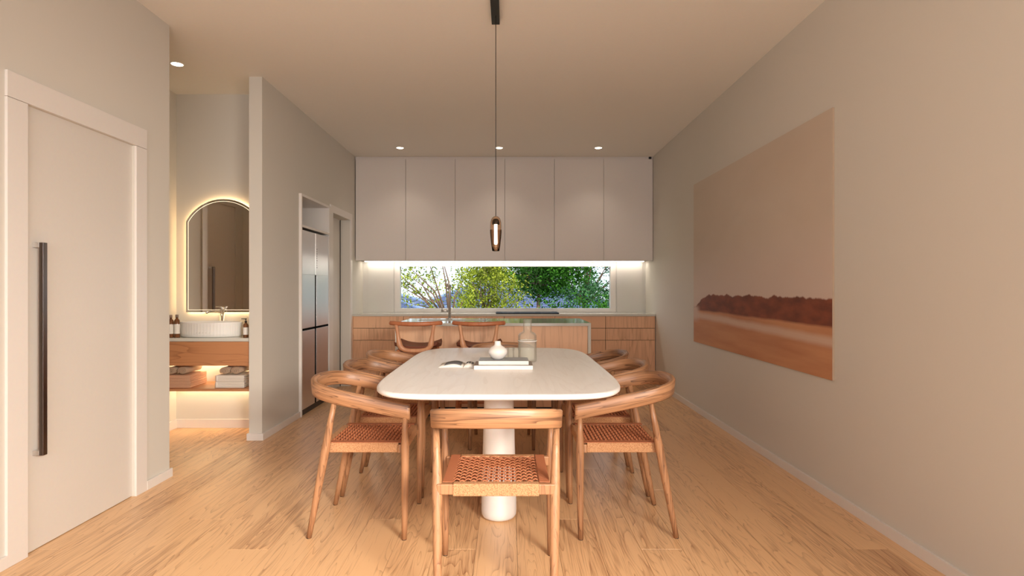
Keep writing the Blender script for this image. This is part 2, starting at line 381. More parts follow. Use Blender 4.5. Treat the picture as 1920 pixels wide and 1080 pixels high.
# ---------------------------------------------------------------- kitchen back run
bx = [-1.935, -1.305, -.67, -.047, .587, 1.218, 1.842-.004]
base_lab = ['oak base drawer unit at the left end against the doorway wall', 'oak base drawer unit, second from the left, behind the left stool',
            'oak base drawer unit, third from the left, left of the black cooktop', 'oak base drawer unit directly under the black cooktop',
            'oak base drawer unit just past the island right end, under the window corner', 'oak base drawer unit at the right end against the painting wall']
for i in range(6):
    x0, x1 = bx[i], bx[i+1]
    t = thing('base_cabinet', base_lab[i], 'cabinet', ((x0+x1)/2, 7.6, 0), group='oak base units under the window')
    obj('body', B(x0+.001, x1-.001, 7.345, YB-.005, .10, .853), M['dark'], t)
    obj('plinth', B(x0+.001, x1-.001, 7.38, 7.40, .001, .10), M['oakv'], t)
    for z0, z1 in ((.7065, .852), (.557, .7015), (.104, .552)):
        obj('drawer', B(x0+.0025, x1-.0025, 7.323, 7.345, z0, z1, bevel=.0008), M['oakv'], t)
t = thing('side_filler', 'thin oak end panel closing the base units at the doorway wall', 'panel', (-1.94, 7.6, 0))
obj('panel', B(XK+.001, -1.9355, 7.32, YB-.005, .001, .853), M['oakv'], t)
tag(obj('kitchen_bench', B(XK+.001, XR-.001, 7.312, YB-.001, .854, .88, bevel=.002), M['stone']), 'long pale stone benchtop under the strip window', 'countertop')
# wall panels either side of the window
struct('trim_1', B(-1.875, -1.53, YB-.012, YB, .881, 1.553, bevel=.001), M['splash'])
struct('trim_2', B(1.455, 1.80, YB-.012, YB, .881, 1.553, bevel=.001), M['splash'])
t = thing('induction_cooktop', 'flat black glass cooktop on the bench under the window', 'cooktop', (.245, 7.58, .8805))
obj('glass_top', B(-.155, .645, 7.35, 7.80, .8895, .8935, bevel=.0015), M['blackglass'], t)
obj('tray', B(-.15, .64, 7.352, 7.79, .8805, .8894), M['black'], t)
for cx_, cy_, r in ((.0, 7.68, .085), (.0, 7.47, .07), (.25, 7.6, .1), (.5, 7.68, .07), (.5, 7.47, .085)):
    obj('cooking_zone', MB().tube([(cx_+r*math.cos(a*PI/16), cy_+r*math.sin(a*PI/16), .8936) for a in range(32)], .0008, 4, closed=True), M['greycover'], t)
# wall cabinets
ux = [-1.935, -1.298, -.671, -.041, .589, 1.215, 1.838]
up_lab = ['tall flat wall cabinet door at the far left, beside the doorway wall', 'flat beige wall cabinet, second from the left', 'flat beige wall cabinet directly left of the pendant lamp',
          'flat beige wall cabinet directly right of the pendant lamp', 'flat beige wall cabinet, second from the right', 'tall flat wall cabinet at the far right, beside the painting wall']
for i in range(6):
    x0, x1 = ux[i], ux[i+1]
    t = thing('wall_cabinet', up_lab[i], 'cabinet', ((x0+x1)/2, 7.65, 1.554), group='beige wall cabinets over the window')
    obj('body', B(x0+.001, x1-.001, 7.466, YB-.002, 1.572, 2.8745), M['cabinet'], t)
    obj('door', B(x0+.0018, x1-.0018, 7.445, 7.4655, 1.554, 2.842, bevel=.001), M['cabinet'], t)
struct('trim_3', B(-1.944, 1.841, 7.47, 7.50, 2.843, 2.8745), M['cabinet'])
t = thing('corner_block', 'tiny black square block at the top right corner of the wall cabinets', 'fitting', (1.805, 7.455, 2.843))
obj('block', B(1.79, 1.822, 7.449, 7.469, 2.8435, 2.8735, bevel=.002), M['black'], t)  # plain black block with a stem, set in the gap above the cabinet doors
obj('stem', B(1.80, 1.812, 7.4655, 7.4695, 2.852, 2.866), M['black'], t)
t = thing('strip_light', 'long warm light strip under the wall cabinets above the window', 'light', (0, 7.8, 1.56))
obj('channel', B(-1.93, 1.83, 7.755, 7.82, 1.560, 1.5715), M['trim'], t)
obj('diffuser', B(-1.90, 1.80, 7.765, 7.81, 1.5565, 1.5599), M['led'], t)

# ---------------------------------------------------------------- island
t = thing('kitchen_island', 'oak fronted island with pale stone top and waterfall ends', 'island', (-.13, 5.85, 0))
ix0, ix1, iy0, iy1, sx0, sx1, sy0, sy1 = -1.043, .767, 5.424, 6.286, -.90, -.22, 5.80, 6.10
m = MB(); m.box(ix0, ix1, iy0, sy0, .853, .88); m.box(ix0, ix1, sy1, iy1, .853, .88); m.box(ix0, sx0, sy0, sy1, .853, .88); m.box(sx1, ix1, sy0, sy1, .853, .88)
obj('stone_top', m, M['stone'], t, label='polished pale stone top with a cut-out for the sink')
obj('waterfall_end', B(ix0, ix0+.027, iy0, iy1, .001, .8525), M['stone'], t)
obj('waterfall_end', B(ix1-.027, ix1, iy0, iy1, .001, .8525), M['stone'], t)
obj('front_panel', B(ix0+.028, ix1-.028, iy0+.02, iy0+.04, .10, .852), M['oakv'], t, label='vertical grain oak panel')
obj('carcass', MB().box(ix0+.028, ix1-.028, iy0+.041, iy1-.03, .10, .62).box(ix0+.028, ix0+.1, iy0+.041, iy1-.03, .62, .852).box(sx1+.05, ix1-.028, iy0+.041, iy1-.03, .62, .852), M['oakv'], t)
obj('plinth', B(ix0+.028, ix1-.028, iy0+.08, iy1-.08, .001, .0995), M['dark'], t)
t = thing('kitchen_sink', 'rectangular undermount steel sink set into the island top', 'sink', (-.56, 5.95, .66))
m = MB(); w_ = .004
m.box(sx0-.02, sx1+.02, sy0-.02, sy1+.02, .66, .664); m.box(sx0-.006, sx0-.002, sy0, sy1, .664, .8525); m.box(sx1+.002, sx1+.006, sy0, sy1, .664, .8525)
m.box(sx0-.006, sx1+.006, sy0-.006, sy0-.002, .664, .8525); m.box(sx0-.006, sx1+.006, sy1+.002, sy1+.006, .664, .8525)
obj('bowl', m, M['steel'], t); obj('drain', MB().lathe([(.04, .6641), (.04, .667), (.03, .6675), (.001, .6665)], -.56, 5.95, 20), M['chrome'], t)
t = thing('kitchen_tap', 'tall slim brushed steel tap standing on the island', 'tap', (-.614, 6.17, .8805))
obj('base_ring', MB().lathe([(.026, .8805), (.026, .888), (.018, .89), (.001, .89)], -.614, 6.17, 20), M['steel'], t)
P = [(-.614, 6.17, .889), (-.614, 6.17, 1.19)] + [(-.614, 6.17-.05*(1-math.cos(a)), 1.19+.05*math.sin(a)) for a in (PI/8, PI/4, 3*PI/8, PI/2)] + [(-.614, 5.96, 1.24)]
P += [(-.614, 5.96-.03*math.sin(a), 1.24-.03*(1-math.cos(a))) for a in (PI/4, PI/2)] + [(-.614, 5.93, 1.19)]
obj('spout', MB().tube(P, .0135, 14), M['steel'], t)
hd = obj('handle', MB().tube([(-.63, 6.17, .965), (-.70, 6.17, .965)], .012, 14), M['steel'], t)
obj('lever', MB().tube([(-.693, 6.17, .975), (-.693, 6.17, 1.04)], .0045, 10), M['steel'], hd)

# ---------------------------------------------------------------- fridge and its surround
t = thing('fridge_surround', 'painted frame with an open shelf above the fridge', 'cabinet', (-2.2, 5.9, 0))
fx = -1.920
obj('side_panel', B(-2.62, fx, 5.4575, 5.478, .001, 2.0875), M['trim'], t)
obj('side_panel', B(-2.62, fx, 6.302, 6.368, .001, 2.0875), M['trim'], t)
obj('top_panel', B(-2.62, fx, 5.478, 6.302, 2.064, 2.0875), M['trim'], t)
obj('shelf', B(-2.62, fx, 5.478, 6.302, 1.775, 1.797), M['trim'], t)
obj('back_panel', B(-2.64, -2.621, 5.4575, 6.368, .001, 2.0875), M['trim'], t)
t = thing('fridge', 'brushed steel four door fridge built into the left wall', 'fridge', (-2.2, 5.88, 0))
obj('body', B(-2.60, -1.975, 5.486, 6.292, .03, 1.755), M['black'], t)
fy = (5.488, 5.852, 5.896, 6.290)
for (y0, y1) in ((fy[0], fy[1]), (fy[2], fy[3])):
    yy0, yy1 = (y0, y1+.0205) if y0 < 5.6 else (y0-.0205, y1)
    o = obj('door', B(-1.974, -1.926, yy0, yy1, 1.335, 1.752, bevel=.002).box(-1.974, -1.926, y0, y1, .822, 1.335, bevel=.001), M['fridge'], t)
    if y0 > 5.6:
        dd = MB()
        for k in range(9): dd.box(-1.926, -1.9253, 5.905, 5.917 if k % 3 else 5.923, 1.405+k*.023, 1.405+k*.023+.012)
        obj('display', dd, M['ink'], o, label='narrow vertical row of dark control marks')
    obj('door', B(-1.974, -1.926, y0, y1, .06, .800, bevel=.002), M['fridge'], t)
obj('grip_channel', B(-1.973, -1.927, 5.8525, 5.8955, .06, 1.334), M['groove'], t)
obj('grip_channel', B(-1.973, -1.927, 5.488, 6.29, .8005, .8215), M['groove'], t)
obj('toe_grille', B(-1.99, -1.94, 5.488, 6.29, .002, .055), M['black'], t)

# ---------------------------------------------------------------- downlights
for x, y, lb in ((-1.285, 6.98, 'round recessed downlight, left of the three over the wall cabinets'), (-.105, 6.98, 'round recessed downlight over the middle of the wall cabinets'),
                 (1.075, 6.98, 'round recessed downlight, right of the three over the wall cabinets'), (-2.468, 4.376, 'round recessed downlight over the basin nook opening')):
    t = thing('downlight', lb, 'light', (x, y, H), group='recessed ceiling downlights')
    R_ = .044
    obj('ring', MB().tube([(x+R_*math.cos(a*PI/14), y+R_*math.sin(a*PI/14), H-.001) for a in range(28)], .0035, 6, closed=True), M['white'], t)
    obj('lens', MB().lathe([(.001, H-.004), (.038, H-.004), (.040, H-.0005), (.001, H-.0005)], x, y, 24), M['lamp'], t)

# ---------------------------------------------------------------- pendant
px_, py_ = -.0735, 3.54
t = thing('pendant_lamp', 'slim smoky glass pendant on a long black cord over the table', 'lamp', (px_, py_, 1.42))
obj('canopy', B(px_-.028, px_+.022, 2.7, 3.658, H-.03, H-.0005, bevel=.001), M['black'], t, label='long black ceiling bar')
obj('cord', MB().tube([(px_, py_, H-.03), (px_, py_, 1.636)], .0022, 8), M['black'], t)
prof_o = [(.002, 1.637), (.012, 1.635), (.022, 1.628), (.029, 1.615), (.033, 1.598), (.034, 1.575), (.0335, 1.54), (.031, 1.505), (.026, 1.46), (.0205, 1.426)]
prof_i = [(r-.0035 if r > .005 else .001, z-.003) for r, z in prof_o]
obj('glass_shade', MB().lathe(prof_o + [(prof_i[-1][0], 1.4262)] + prof_i[:-1][::-1], px_, py_, 32), M['amber'], t, label='smoky amber glass shade')
def smoky():
    m = bpy.data.materials.new('smoked_glass'); m.use_nodes = True; n = m.node_tree; N = n.nodes; L = n.links.new; N.clear()
    lw = N.new('ShaderNodeLayerWeight'); lw.inputs[0].default_value = .38; r = N.new('ShaderNodeValToRGB'); L(lw.outputs['Facing'], r.inputs[0])
    r.color_ramp.elements[0].color = (.92, .86, .80, 1); r.color_ramp.elements[1].color = (.05, .025, .02, 1); r.color_ramp.elements[1].position = .8
    t_ = N.new('ShaderNodeBsdfTransparent'); L(r.outputs[0], t_.inputs[0]); o = N.new('ShaderNodeOutputMaterial'); L(t_.outputs[0], o.inputs[0]); return m
pt = [(r_+.0008, z_) for r_, z_ in prof_o[6:]]
pt.insert(0, (.0345, 1.555))
obj('smoked_tip', MB().lathe(pt, px_, py_, 32, cap=False), smoky(), t, label='darker smoked lower rim of the shade')
obj('cap', MB().lathe([(.001, 1.622), (.012, 1.620), (.019, 1.612), (.022, 1.600), (.022, 1.586), (.019, 1.586), (.001, 1.59)], px_, py_, 24), M['black'], t)
obj('light_tube', MB().lathe([(.001, 1.589), (.009, 1.587), (.0095, 1.53), (.0105, 1.475), (.007, 1.466), (.001, 1.465)], px_, py_, 20), M['lamp'], t)

# ---------------------------------------------------------------- dining table
TX, TY = -.045, 3.555
t = thing('dining_table', 'long white dining table with rounded ends on round pedestals', 'table', (TX, TY, 0))
poly = []
for k in range(96):
    a = 2*PI*k/96; n_ = 5.6; c_, s_ = math.cos(a), math.sin(a)
    poly.append((TX+.603*math.copysign(abs(c_)**(2/n_), c_), TY+1.015*math.copysign(abs(s_)**(2/n_), s_)))
R = []
for ins, z in ((.03, .712), (.008, .7145), (.0, .722), (.0, .731), (.004, .7375), (.011, .74)):
    R.append([(TX+(a-TX)*(1-ins/.603), TY+(b-TY)*(1-ins/1.015), z) for a, b in poly])
obj('tabletop', MB().rings(R), M['tabletop'], t, smooth=True)
tt = [c for c in t.children if c.name.startswith('tabletop')][0]
for p in tt.data.polygons:
    if len(p.vertices) > 8: p.use_smooth = False
for yy, lb in ((3.09, None), (4.02, None)):
    obj('pedestal', MB().lathe([(.001, .001), (.070, .001), (.083, .006), (.0905, .018), (.0925, .04), (.0915, .10), (.086, .30), (.0785, .58), (.076, .7115), (.001, .7115)], TX-.003, yy, 40), M['white'], t)

# ---------------------------------------------------------------- dining chairs
def catmull(P, n=8):
    out = []; Q = [P[0]]+P+[P[-1]]
    for i in range(1, len(Q)-2):
        p0, p1, p2, p3 = [Vector(q) for q in Q[i-1:i+3]]
        for k in range(n):
            u = k/n
            out.append(.5*((2*p1)+(-p0+p2)*u+(2*p0-5*p1+4*p2-p3)*u*u+(-p0+3*p1-3*p2+p3)*u**3))
    out.append(Vector(P[-1])); return out
def make_chair():
    t = thing('dining_chair', 'x', 'chair')
    for s in (-1, 1):
        lg = obj('leg', MB().tube([(s*.236, .222, .003), (s*.236, .224, .12), (s*.236, .226, .33), (s*.237, .226, .44), (s*.238, .226, .52), (s*.239, .226, .585)],
            [.0125, .015, .0185, .0195, .0145, .0115], 14), M['chair'], t)
        obj('foot_pad', MB().lathe([(.0115, .0), (.0115, .003), (.001, .003)], s*.236, .222, 14), M['black'], lg)
        z_ = lambda y: .7215-.222*(y+.262)-.03
        lg = obj('leg', MB().tube([(s*.217, -.240, .003), (s*.219, -.217, .12), (s*.224, -.178, .32), (s*.227, -.157, .43), (s*.232, -.134, .55), (s*.237, -.112, z_(-.11))],
            [.0125, .0155, .0195, .0205, .0155, .0125], 14), M['chair'], t)
        obj('foot_pad', MB().lathe([(.0115, .0), (.0115, .003), (.001, .003)], s*.217, -.240, 14), M['black'], lg)
    half = [(.236, .250), (.243, .12), (.249, 0), (.249, -.08), (.238, -.15), (.205, -.205), (.14, -.240), (.07, -.256), (0, -.262)]
    path = [(a, b, 0) for a, b in half] + [(-a, b, 0) for a, b in half[:-1][::-1]]
    pts = catmull(path, 6); R = []; us = [0]; n = len(pts)
    hh = .037
    for i, p in enumerate(pts):
        tng = (pts[min(i+1, n-1)]-pts[max(i-1, 0)]).normalized(); nx = Vector((tng.y, -tng.x, 0))
        zc = .7215-.222*(p.y+.262); back = max(0, min(1, (.05-p.y)/.3)); th = .0125+.001*back; r = .006
        lean = .10*back
        sec = [(-th+r, -hh), (th-r, -hh), (th, -hh+r), (th, hh-r), (th-r, hh), (-th+r, hh), (-th, hh-r), (-th, -hh+r)]
        out = nx if nx.dot(Vector((p.x, p.y+.02, 0))) > 0 else -nx
        R.append([Vector((p.x, p.y, zc+b)) + out*(a+b*lean) for a, b in sec])
        if i: us.append(us[-1]+(pts[i]-pts[i-1]).length)
    vv = [0, .014, .02, .085, .09, .105, .11, .175, .18]
    o = obj('backrest', MB().rings(R, uvs=(us, vv)), M['chairuv'], t)
    # rails
    for y_, nm in ((-.165, 'seat_rail'), (.205, 'seat_rail')):
        r = obj(nm, B(-.228, .228, y_-.013, y_+.013, .411, .451, bevel=.004), M['chair'], t)
    for a in ((-.165, .165, -.182, -.149), (-.165, .165, .189, .222), (-.203, -.170, -.149, .189), (.170, .203, -.149, .189)):
        obj('cord_wrap', B(*a, .4065, .4545, bevel=.004), M['wrap'] if a[1]-a[0] > .1 or True else M['weave'], t, label='woven cord wrapped round the rail')
    # woven seat
    m = MB(); nr, nc = 18, 17
    X0, X1, Y0, Y1 = -.186, .186, -.152, .192
    def ribbon(P, w, h, ax):
        R = []
        for p in P:
            if ax == 'x': R.append([(p[0], p[1]-w, p[2]), (p[0], p[1], p[2]+h), (p[0], p[1]+w, p[2]), (p[0], p[1], p[2]-h)])
            else: R.append([(p[0]-w, p[1], p[2]), (p[0], p[1], p[2]+h), (p[0]+w, p[1], p[2]), (p[0], p[1], p[2]-h)])
        m.rings(R)
    for i in range(nr):
        y = Y0+(Y1-Y0)*(i+.5)/nr
        P = []
        for k in range(nc*4+1):
            x = X0+(X1-X0)*k/(nc*4); ph = PI*k/4 + PI*(i % 2)
            P.append((x, y, .4500+.0056*math.sin(ph)))
        ribbon(P, .0078, .003, 'x')
    for j in range(nc):
        x = X0+(X1-X0)*(j+.5)/nc
        P = []
        for k in range(nr*2+1):
            y = Y0+(Y1-Y0)*k/(nr*2); i = k/2-.5
            P.append((x, y, .4462-.0026*math.sin(PI/2+PI*j)*math.cos(PI*i)))
        ribbon(P, .0045, .0018, 'y')
    o = obj('woven_seat', m, M['weave'], t, label='reddish brown woven cord seat', kind='stuff')
    for s in (-1, 1):
        obj('seat_border', B(s*.186-.02, s*.186+.02, -.165, .205, .4545, .4575, bevel=.0012), M['weave'], t)
    return t
ch = make_chair(); CX = -.046
spots = [((CX, 2.42), 0, 'oak armchair with its back to the viewer at the near end of the table'),
         ((CX, 4.585), PI, 'oak armchair at the far end of the table, mostly hidden behind the tabletop'),
         ((.57, 3.04), PI/2, 'oak armchair on the right side of the table, the nearest of three'),
         ((.57, 3.605), PI/2, 'oak armchair on the right side of the table, the middle of three'),
         ((.57, 4.175), PI/2, 'oak armchair on the right side of the table, the farthest of three by the island'),
         ((-.718, 3.04), -PI/2, 'oak armchair on the left side of the table, the nearest of three'),
         ((-.718, 3.605), -PI/2, 'oak armchair on the left side of the table, the middle of three'),
         ((-.718, 4.175), -PI/2, 'oak armchair on the left side of the table, the farthest of three by the stools')]
for i, ((x, y), rz, lb) in enumerate(spots):
    if i == 0: o = ch; o.location = (x, y, 0); o['label'] = lb
    else: o = dup(ch, (x, y, 0), rz, lb)
    o['group'] = 'armchairs around the dining table'

# ---------------------------------------------------------------- counter stools
def make_stool():
    t = thing('counter_stool', 'x', 'stool')
    P = [(-.222, -.115, .903), (-.18, -.155, .902), (-.10, -.19, .899), (0, -.203, .897), (.10, -.19, .899), (.18, -.155, .902), (.222, -.115, .903)]
    P = catmull(P, 5); n = len(P)
    obj('top_rail', MB().tube(P, [.012 if i in (0, n-1) else .019 for i in range(n)], 14, flat=1.0), M['stool'], t)
    U = [(-.160, -.172, .890), (-.150, -.168, .82), (-.140, -.165, .75), (-.128, -.163, .705), (-.095, -.163, .677), (-.05, -.163, .668), (0, -.163, .667)]
    U += [(-a, b, c) for a, b, c in U[:-1][::-1]]
    U = catmull(U, 4); R = []
    for p in U: R.append(.0155 + .010*max(0, 1-abs(p.z-.72)/.08))
    obj('back_frame', MB().tube(U, R, 12), M['stoolpale'], t, label='paler wood frame rising from the seat to the top rail')
    nx, ny = 17, 17; g = []; m = MB(); top = []; bot = []
    for j in range(ny):
        for i in range(nx):
            u = -1+2*i/(nx-1); v = -1+2*j/(ny-1)
            k = 1-.10*(abs(u*v))**2
            z = .678+.040*u*u*(.6+.4*v*v) + (.012*v*v)
            top.append(m.bm.verts.new((.205*u*k, .03+.185*v*k, z+.012))); bot.append(m.bm.verts.new((.20*u*k, .03+.18*v*k, z-.012)))
    for j in range(ny-1):
        for i in range(nx-1):
            a = j*nx+i; f = m.bm.faces.new((top[a], top[a+1], top[a+nx+1], top[a+nx])); f.smooth = True
            f = m.bm.faces.new((bot[a], bot[a+nx], bot[a+nx+1], bot[a+1])); f.smooth = True
    rim = [j for j in range(nx)] + [nx-1+nx*j for j in range(1, ny)] + [nx*(ny-1)+i for i in range(nx-2, -1, -1)] + [nx*j for j in range(ny-2, 0, -1)]
    for q in range(len(rim)):
        a, b = rim[q], rim[(q+1) % len(rim)]; m.bm.faces.new((top[a], bot[a], bot[b], top[b]))
    obj('seat', m, M['leather'], t, label='dark brown dished leather seat')
    for sx in (-1, 1):
        for sy, yy in ((-1, -.13), (1, .17)):
            obj('leg', MB().tube([(sx*.195, yy+sy*.035, .001), (sx*.175, yy+sy*.015, .35), (sx*.150, yy, .672)], [.012, .018, .017], 12), M['stool'], t)
    obj('stretcher', MB().tube([(-.183, .19, .22), (.183, .19, .22)], .010, 10), M['stool'], t)
    obj('stretcher', MB().tube([(-.183, -.152, .22), (.183, -.152, .22)], .010, 10), M['stool'], t)
    for sx in (-1, 1): obj('stretcher', MB().tube([(sx*.18, -.15, .27), (sx*.18, .188, .27)], .009, 10), M['stool'], t)
    obj('apron', MB().box(-.15, .15, -.13, .17, .635, .655, bevel=.004), M['stool'], t)
    return t
st = make_stool(); st.location = (-.795, 5.19, 0); st['label'] = 'brown wooden counter stool at the left end of the island'
s2 = dup(st, (-.252, 5.19, 0), 0, 'brown wooden counter stool behind the white vase, middle of the island')
for s in (st, s2): s['group'] = 'counter stools at the island'

# ---------------------------------------------------------------- things on the table
t = thing('book', 'wide flat taupe book under the grey one on the table', 'book', (-.026, 3.43, .74), group='stacked books on the table')
obj('pages', B(-.190, .138, 3.332, 3.526, .7425, .760), M['paper'], t)
obj('cover', MB().box(-.193, .141, 3.3315, 3.530, .7405, .7425).box(-.193, .141, 3.3315, 3.530, .760, .7625).box(-.193, -.1905, 3.3315, 3.53, .7425, .76), M['browncover'], t)
obj('spine', B(-.193, .141, 3.329, 3.3315, .7405, .7622), M['paper'], t)
t = thing('book', 'grey covered book with white spine under the vase', 'book', (-.025, 3.45, .763), group='stacked books on the table')
obj('pages', B(-.165, .115, 3.363, 3.54, .7645, .7825), M['paper'], t)
obj('cover', MB().box(-.168, .118, 3.3625, 3.545, .763, .7645).box(-.168, .118, 3.3625, 3.545, .7825, .7845), M['greycover'], t)
obj('spine', B(-.168, .118, 3.36, 3.3625, .763, .7845), M['paper'], t)
def vase_prof(): return [(.001, .0), (.022, .0), (.030, .003), (.046, .018), (.0555, .034), (.0575, .046), (.053, .059), (.040, .070), (.027, .077), (.0205, .083), (.0185, .090), (.0178, .104), (.0165, .106), (.0145, .104), (.014, .09), (.001, .085)]
tag(obj('vase', MB().lathe([(r, z+.785) for r, z in vase_prof()], -.0605, 3.45, 48), M['ceramic']), 'squat round off-white vase with a short neck on the books', 'vase')
t = thing('glass_decanter', 'tall clear glass water bottle with ribbed body right of the vase', 'bottle', (.122, 3.70, .74))
bo = [(.001, .7405), (.054, .7405), (.058, .745), (.0583, .76), (.0583, .868), (.056, .872), (.0575, .876), (.0575, .905), (.050, .918), (.030, .930), (.0265, .938), (.0262, .985), (.0275, 1.006)]
bi = [(max(.001, r-.003), z-(.002 if z > .75 else -.004)) for r, z in bo]; bi[-1] = (.0245, 1.006)
obj('body', MB().lathe(bo+bi[::-1], .122, 3.70, 64, flute=.03, nf=1), M['bottleglass'], t)
obj('water', MB().lathe([(.001, .7455), (.052, .7455), (.0545, .75), (.0545, .868), (.001, .868)], .122, 3.70, 40), M['water'], t)
obj('rib_band', MB().tube([(.122+.0585*math.cos(a*PI/24), 3.70+.0585*math.sin(a*PI/24), .871) for a in range(48)], .0028, 8, closed=True), M['white'], t, label='white band round the shoulder')
for x, lb in ((.0165, 'small ribbed drinking glass just right of the vase'), (.052, 'small ribbed drinking glass beside the water bottle')):
    po = [(.001, .7405), (.017, .7405), (.0185, .745), (.0195, .80), (.020, .832)]
    pi_ = [(.0185, .832), (.018, .80), (.017, .747), (.001, .746)]
    tag(obj('drinking_glass', MB().lathe(po+pi_, x, 3.66, 40, flute=.05, nf=1), M['bottleglass']), lb, 'glass', 'drinking glasses by the books')
# open magazine
t = thing('open_magazine', 'open magazine with grey pictures lying left of the books', 'magazine', (-.30, 3.5, .74))
def page(x0, x1, y0, y1, lift, flip):
    n = 14; m = MB(); R = []
    for i in range(n+1):
        u = i/n; x = x0+(x1-x0)*u; q = u if not flip else 1-u
        z = .7412+lift*(math.sin(PI*min(1, q*1.02))**.8)*(0.35+.9*q) + .001
        R.append([(x, y0, .7408), (x, y1, .7408), (x, y1, z), (x, y0, z)])
    return m.rings(R)
obj('page_block', page(-.405, -.262, 3.40, 3.60, .019, False), M['paper'], t)
obj('page_block', page(-.260, -.196, 3.40, 3.60, .015, True), M['paper'], t)
def pic(x0, x1, y0, y1, X0, X1, lift, flip, n=10):
    m = MB(); R = []
    for i in range(n+1):
        x = x0+(x1-x0)*i/n; u = (x-X0)/(X1-X0); q = u if not flip else 1-u
        z = .7412+lift*(max(0, math.sin(PI*min(1, q*1.02)))**.8)*(.35+.9*q)+.001
        R.append([(x, y0, z+.0002), (x, y1, z+.0002), (x, y1, z+.0008), (x, y0, z+.0008)])
    return m.rings(R)
obj('printed_picture', pic(-.375, -.275, 3.43, 3.58, -.405, -.262, .019, False), M['ink'], t, label='dark grey printed picture')
for q in range(3): obj('printed_picture', pic(-.25+.016*q, -.24+.016*q, 3.50, 3.58, -.26, -.196, .015, True), M['ink'], t)

# ---------------------------------------------------------------- painting
ay0, ay1, az0, az1 = 3.31, 5.78, .68, 2.222
t = thing('painting', 'large unframed landscape canvas in sand and rust tones on the right wall', 'painting', (XR, 4.5, .68))
obj('canvas', B(XR-.012, XR-.0005, ay0, ay1, az0, az1), M['canvas_edge'], t)
def painting_mat():
    m = bpy.data.materials.new('painted_landscape'); m.use_nodes = True; n = m.node_tree; N = n.nodes; L = n.links.new
    b = N['Principled BSDF']; b.inputs['Roughness'].default_value = .7
    tc = N.new('ShaderNodeTexCoord'); sp = N.new('ShaderNodeSeparateXYZ'); L(tc.outputs['UV'], sp.inputs[0])
    def mth(op, a, c, clamp=False):
        t_ = N.new('ShaderNodeMath'); t_.operation = op; t_.use_clamp = clamp
        for i, q in enumerate((a, c)):
            if isinstance(q, (int, float)): t_.inputs[i].default_value = q
            else: L(q, t_.inputs[i])
        return t_.outputs[0]
    def mix(f, a, c):
        t_ = N.new('ShaderNodeMix'); t_.data_type = 'RGBA'; L(f, t_.inputs[0])
        for i, q in ((6, a), (7, c)):
            if isinstance(q, tuple): t_.inputs[i].default_value = q
            else: L(q, t_.inputs[i])
        return t_.outputs[2]
    u, v = sp.outputs[0], sp.outputs[1]     # u: 0 far (left) .. 1 near (right)
    def nz(sx, sy, det, dist=0):
        mp = N.new('ShaderNodeMapping'); mp.inputs['Scale'].default_value = (sx, sy, 1); L(tc.outputs['UV'], mp.inputs[0])
        t_ = N.new('ShaderNodeTexNoise'); t_.inputs['Scale'].default_value = 1; t_.inputs['Detail'].default_value = det; t_.inputs['Distortion'].default_value = dist
        L(mp.outputs[0], t_.inputs[0]); return t_.outputs['Fac']
    def step(x, e, w): return mth('DIVIDE', mth('SUBTRACT', x, e), w, True)
    sky = mix(step(nz(1.6, 2.4, 3, .6), .35, .35), srgb(202, 188, 172), srgb(193, 177, 160))
    sky = mix(mth('MULTIPLY', step(mth('ADD', v, mth('MULTIPLY', nz(2, 2, 2), .2)), .25, .35), .0), sky, sky)
    sky = mix(step(v, .62, -.3), sky, srgb(204, 186, 174))
    ground = mix(step(nz(3, 18, 4, .3), .35, .35), srgb(194, 140, 100), srgb(176, 118, 82))
    col = ground
    wob = mth('MULTIPLY', mth('SUBTRACT', nz(5, .1, 3), .5), .02)
    # river band
    bandc = mth('ADD', mth('ADD', mth('MULTIPLY', u, -.035), .175), wob)
    dist = mth('ABSOLUTE', mth('SUBTRACT', v, bandc), 0)
    col = mix(mth('MULTIPLY', step(dist, .028, -.022), .9), col, srgb(204, 176, 156))
    bank = mth('ADD', mth('ADD', mth('MULTIPLY', u, -.01), .198), wob)
    col = mix(step(v, bank, .012), col, mix(step(nz(14, 22, 4), .35, .35), srgb(132, 70, 46), srgb(100, 50, 34)))
    # tree line top
    hill = mth('MULTIPLY', step(u, .02, .14), .075)
    topl = mth('ADD', mth('ADD', hill, .222), mth('MULTIPLY', mth('SUBTRACT', nz(16, .1, 6), .5), .06))
    col = mix(step(v, topl, .007), col, sky)
    lt = mth('MULTIPLY', step(u, .08, -.05), step(v, .235, -.02)); lt = mth('MULTIPLY', lt, step(v, .12, .05))
    col = mix(lt, col, srgb(200, 176, 162))
    L(col, b.inputs['Base Color']); return m
m = MB(); uvl = m.bm.loops.layers.uv.verify(); xx = XR-.0124
ring = [m.bm.verts.new(p) for p in ((xx, ay1, az0), (xx, ay0, az0), (xx, ay0, az1), (xx, ay1, az1))]
f = m.bm.faces.new(ring)
for lp, uv in zip(f.loops, ((0, 0), (1, 0), (1, 1), (0, 1))): lp[uvl].uv = uv
obj('painted_surface', m, painting_mat(), t)

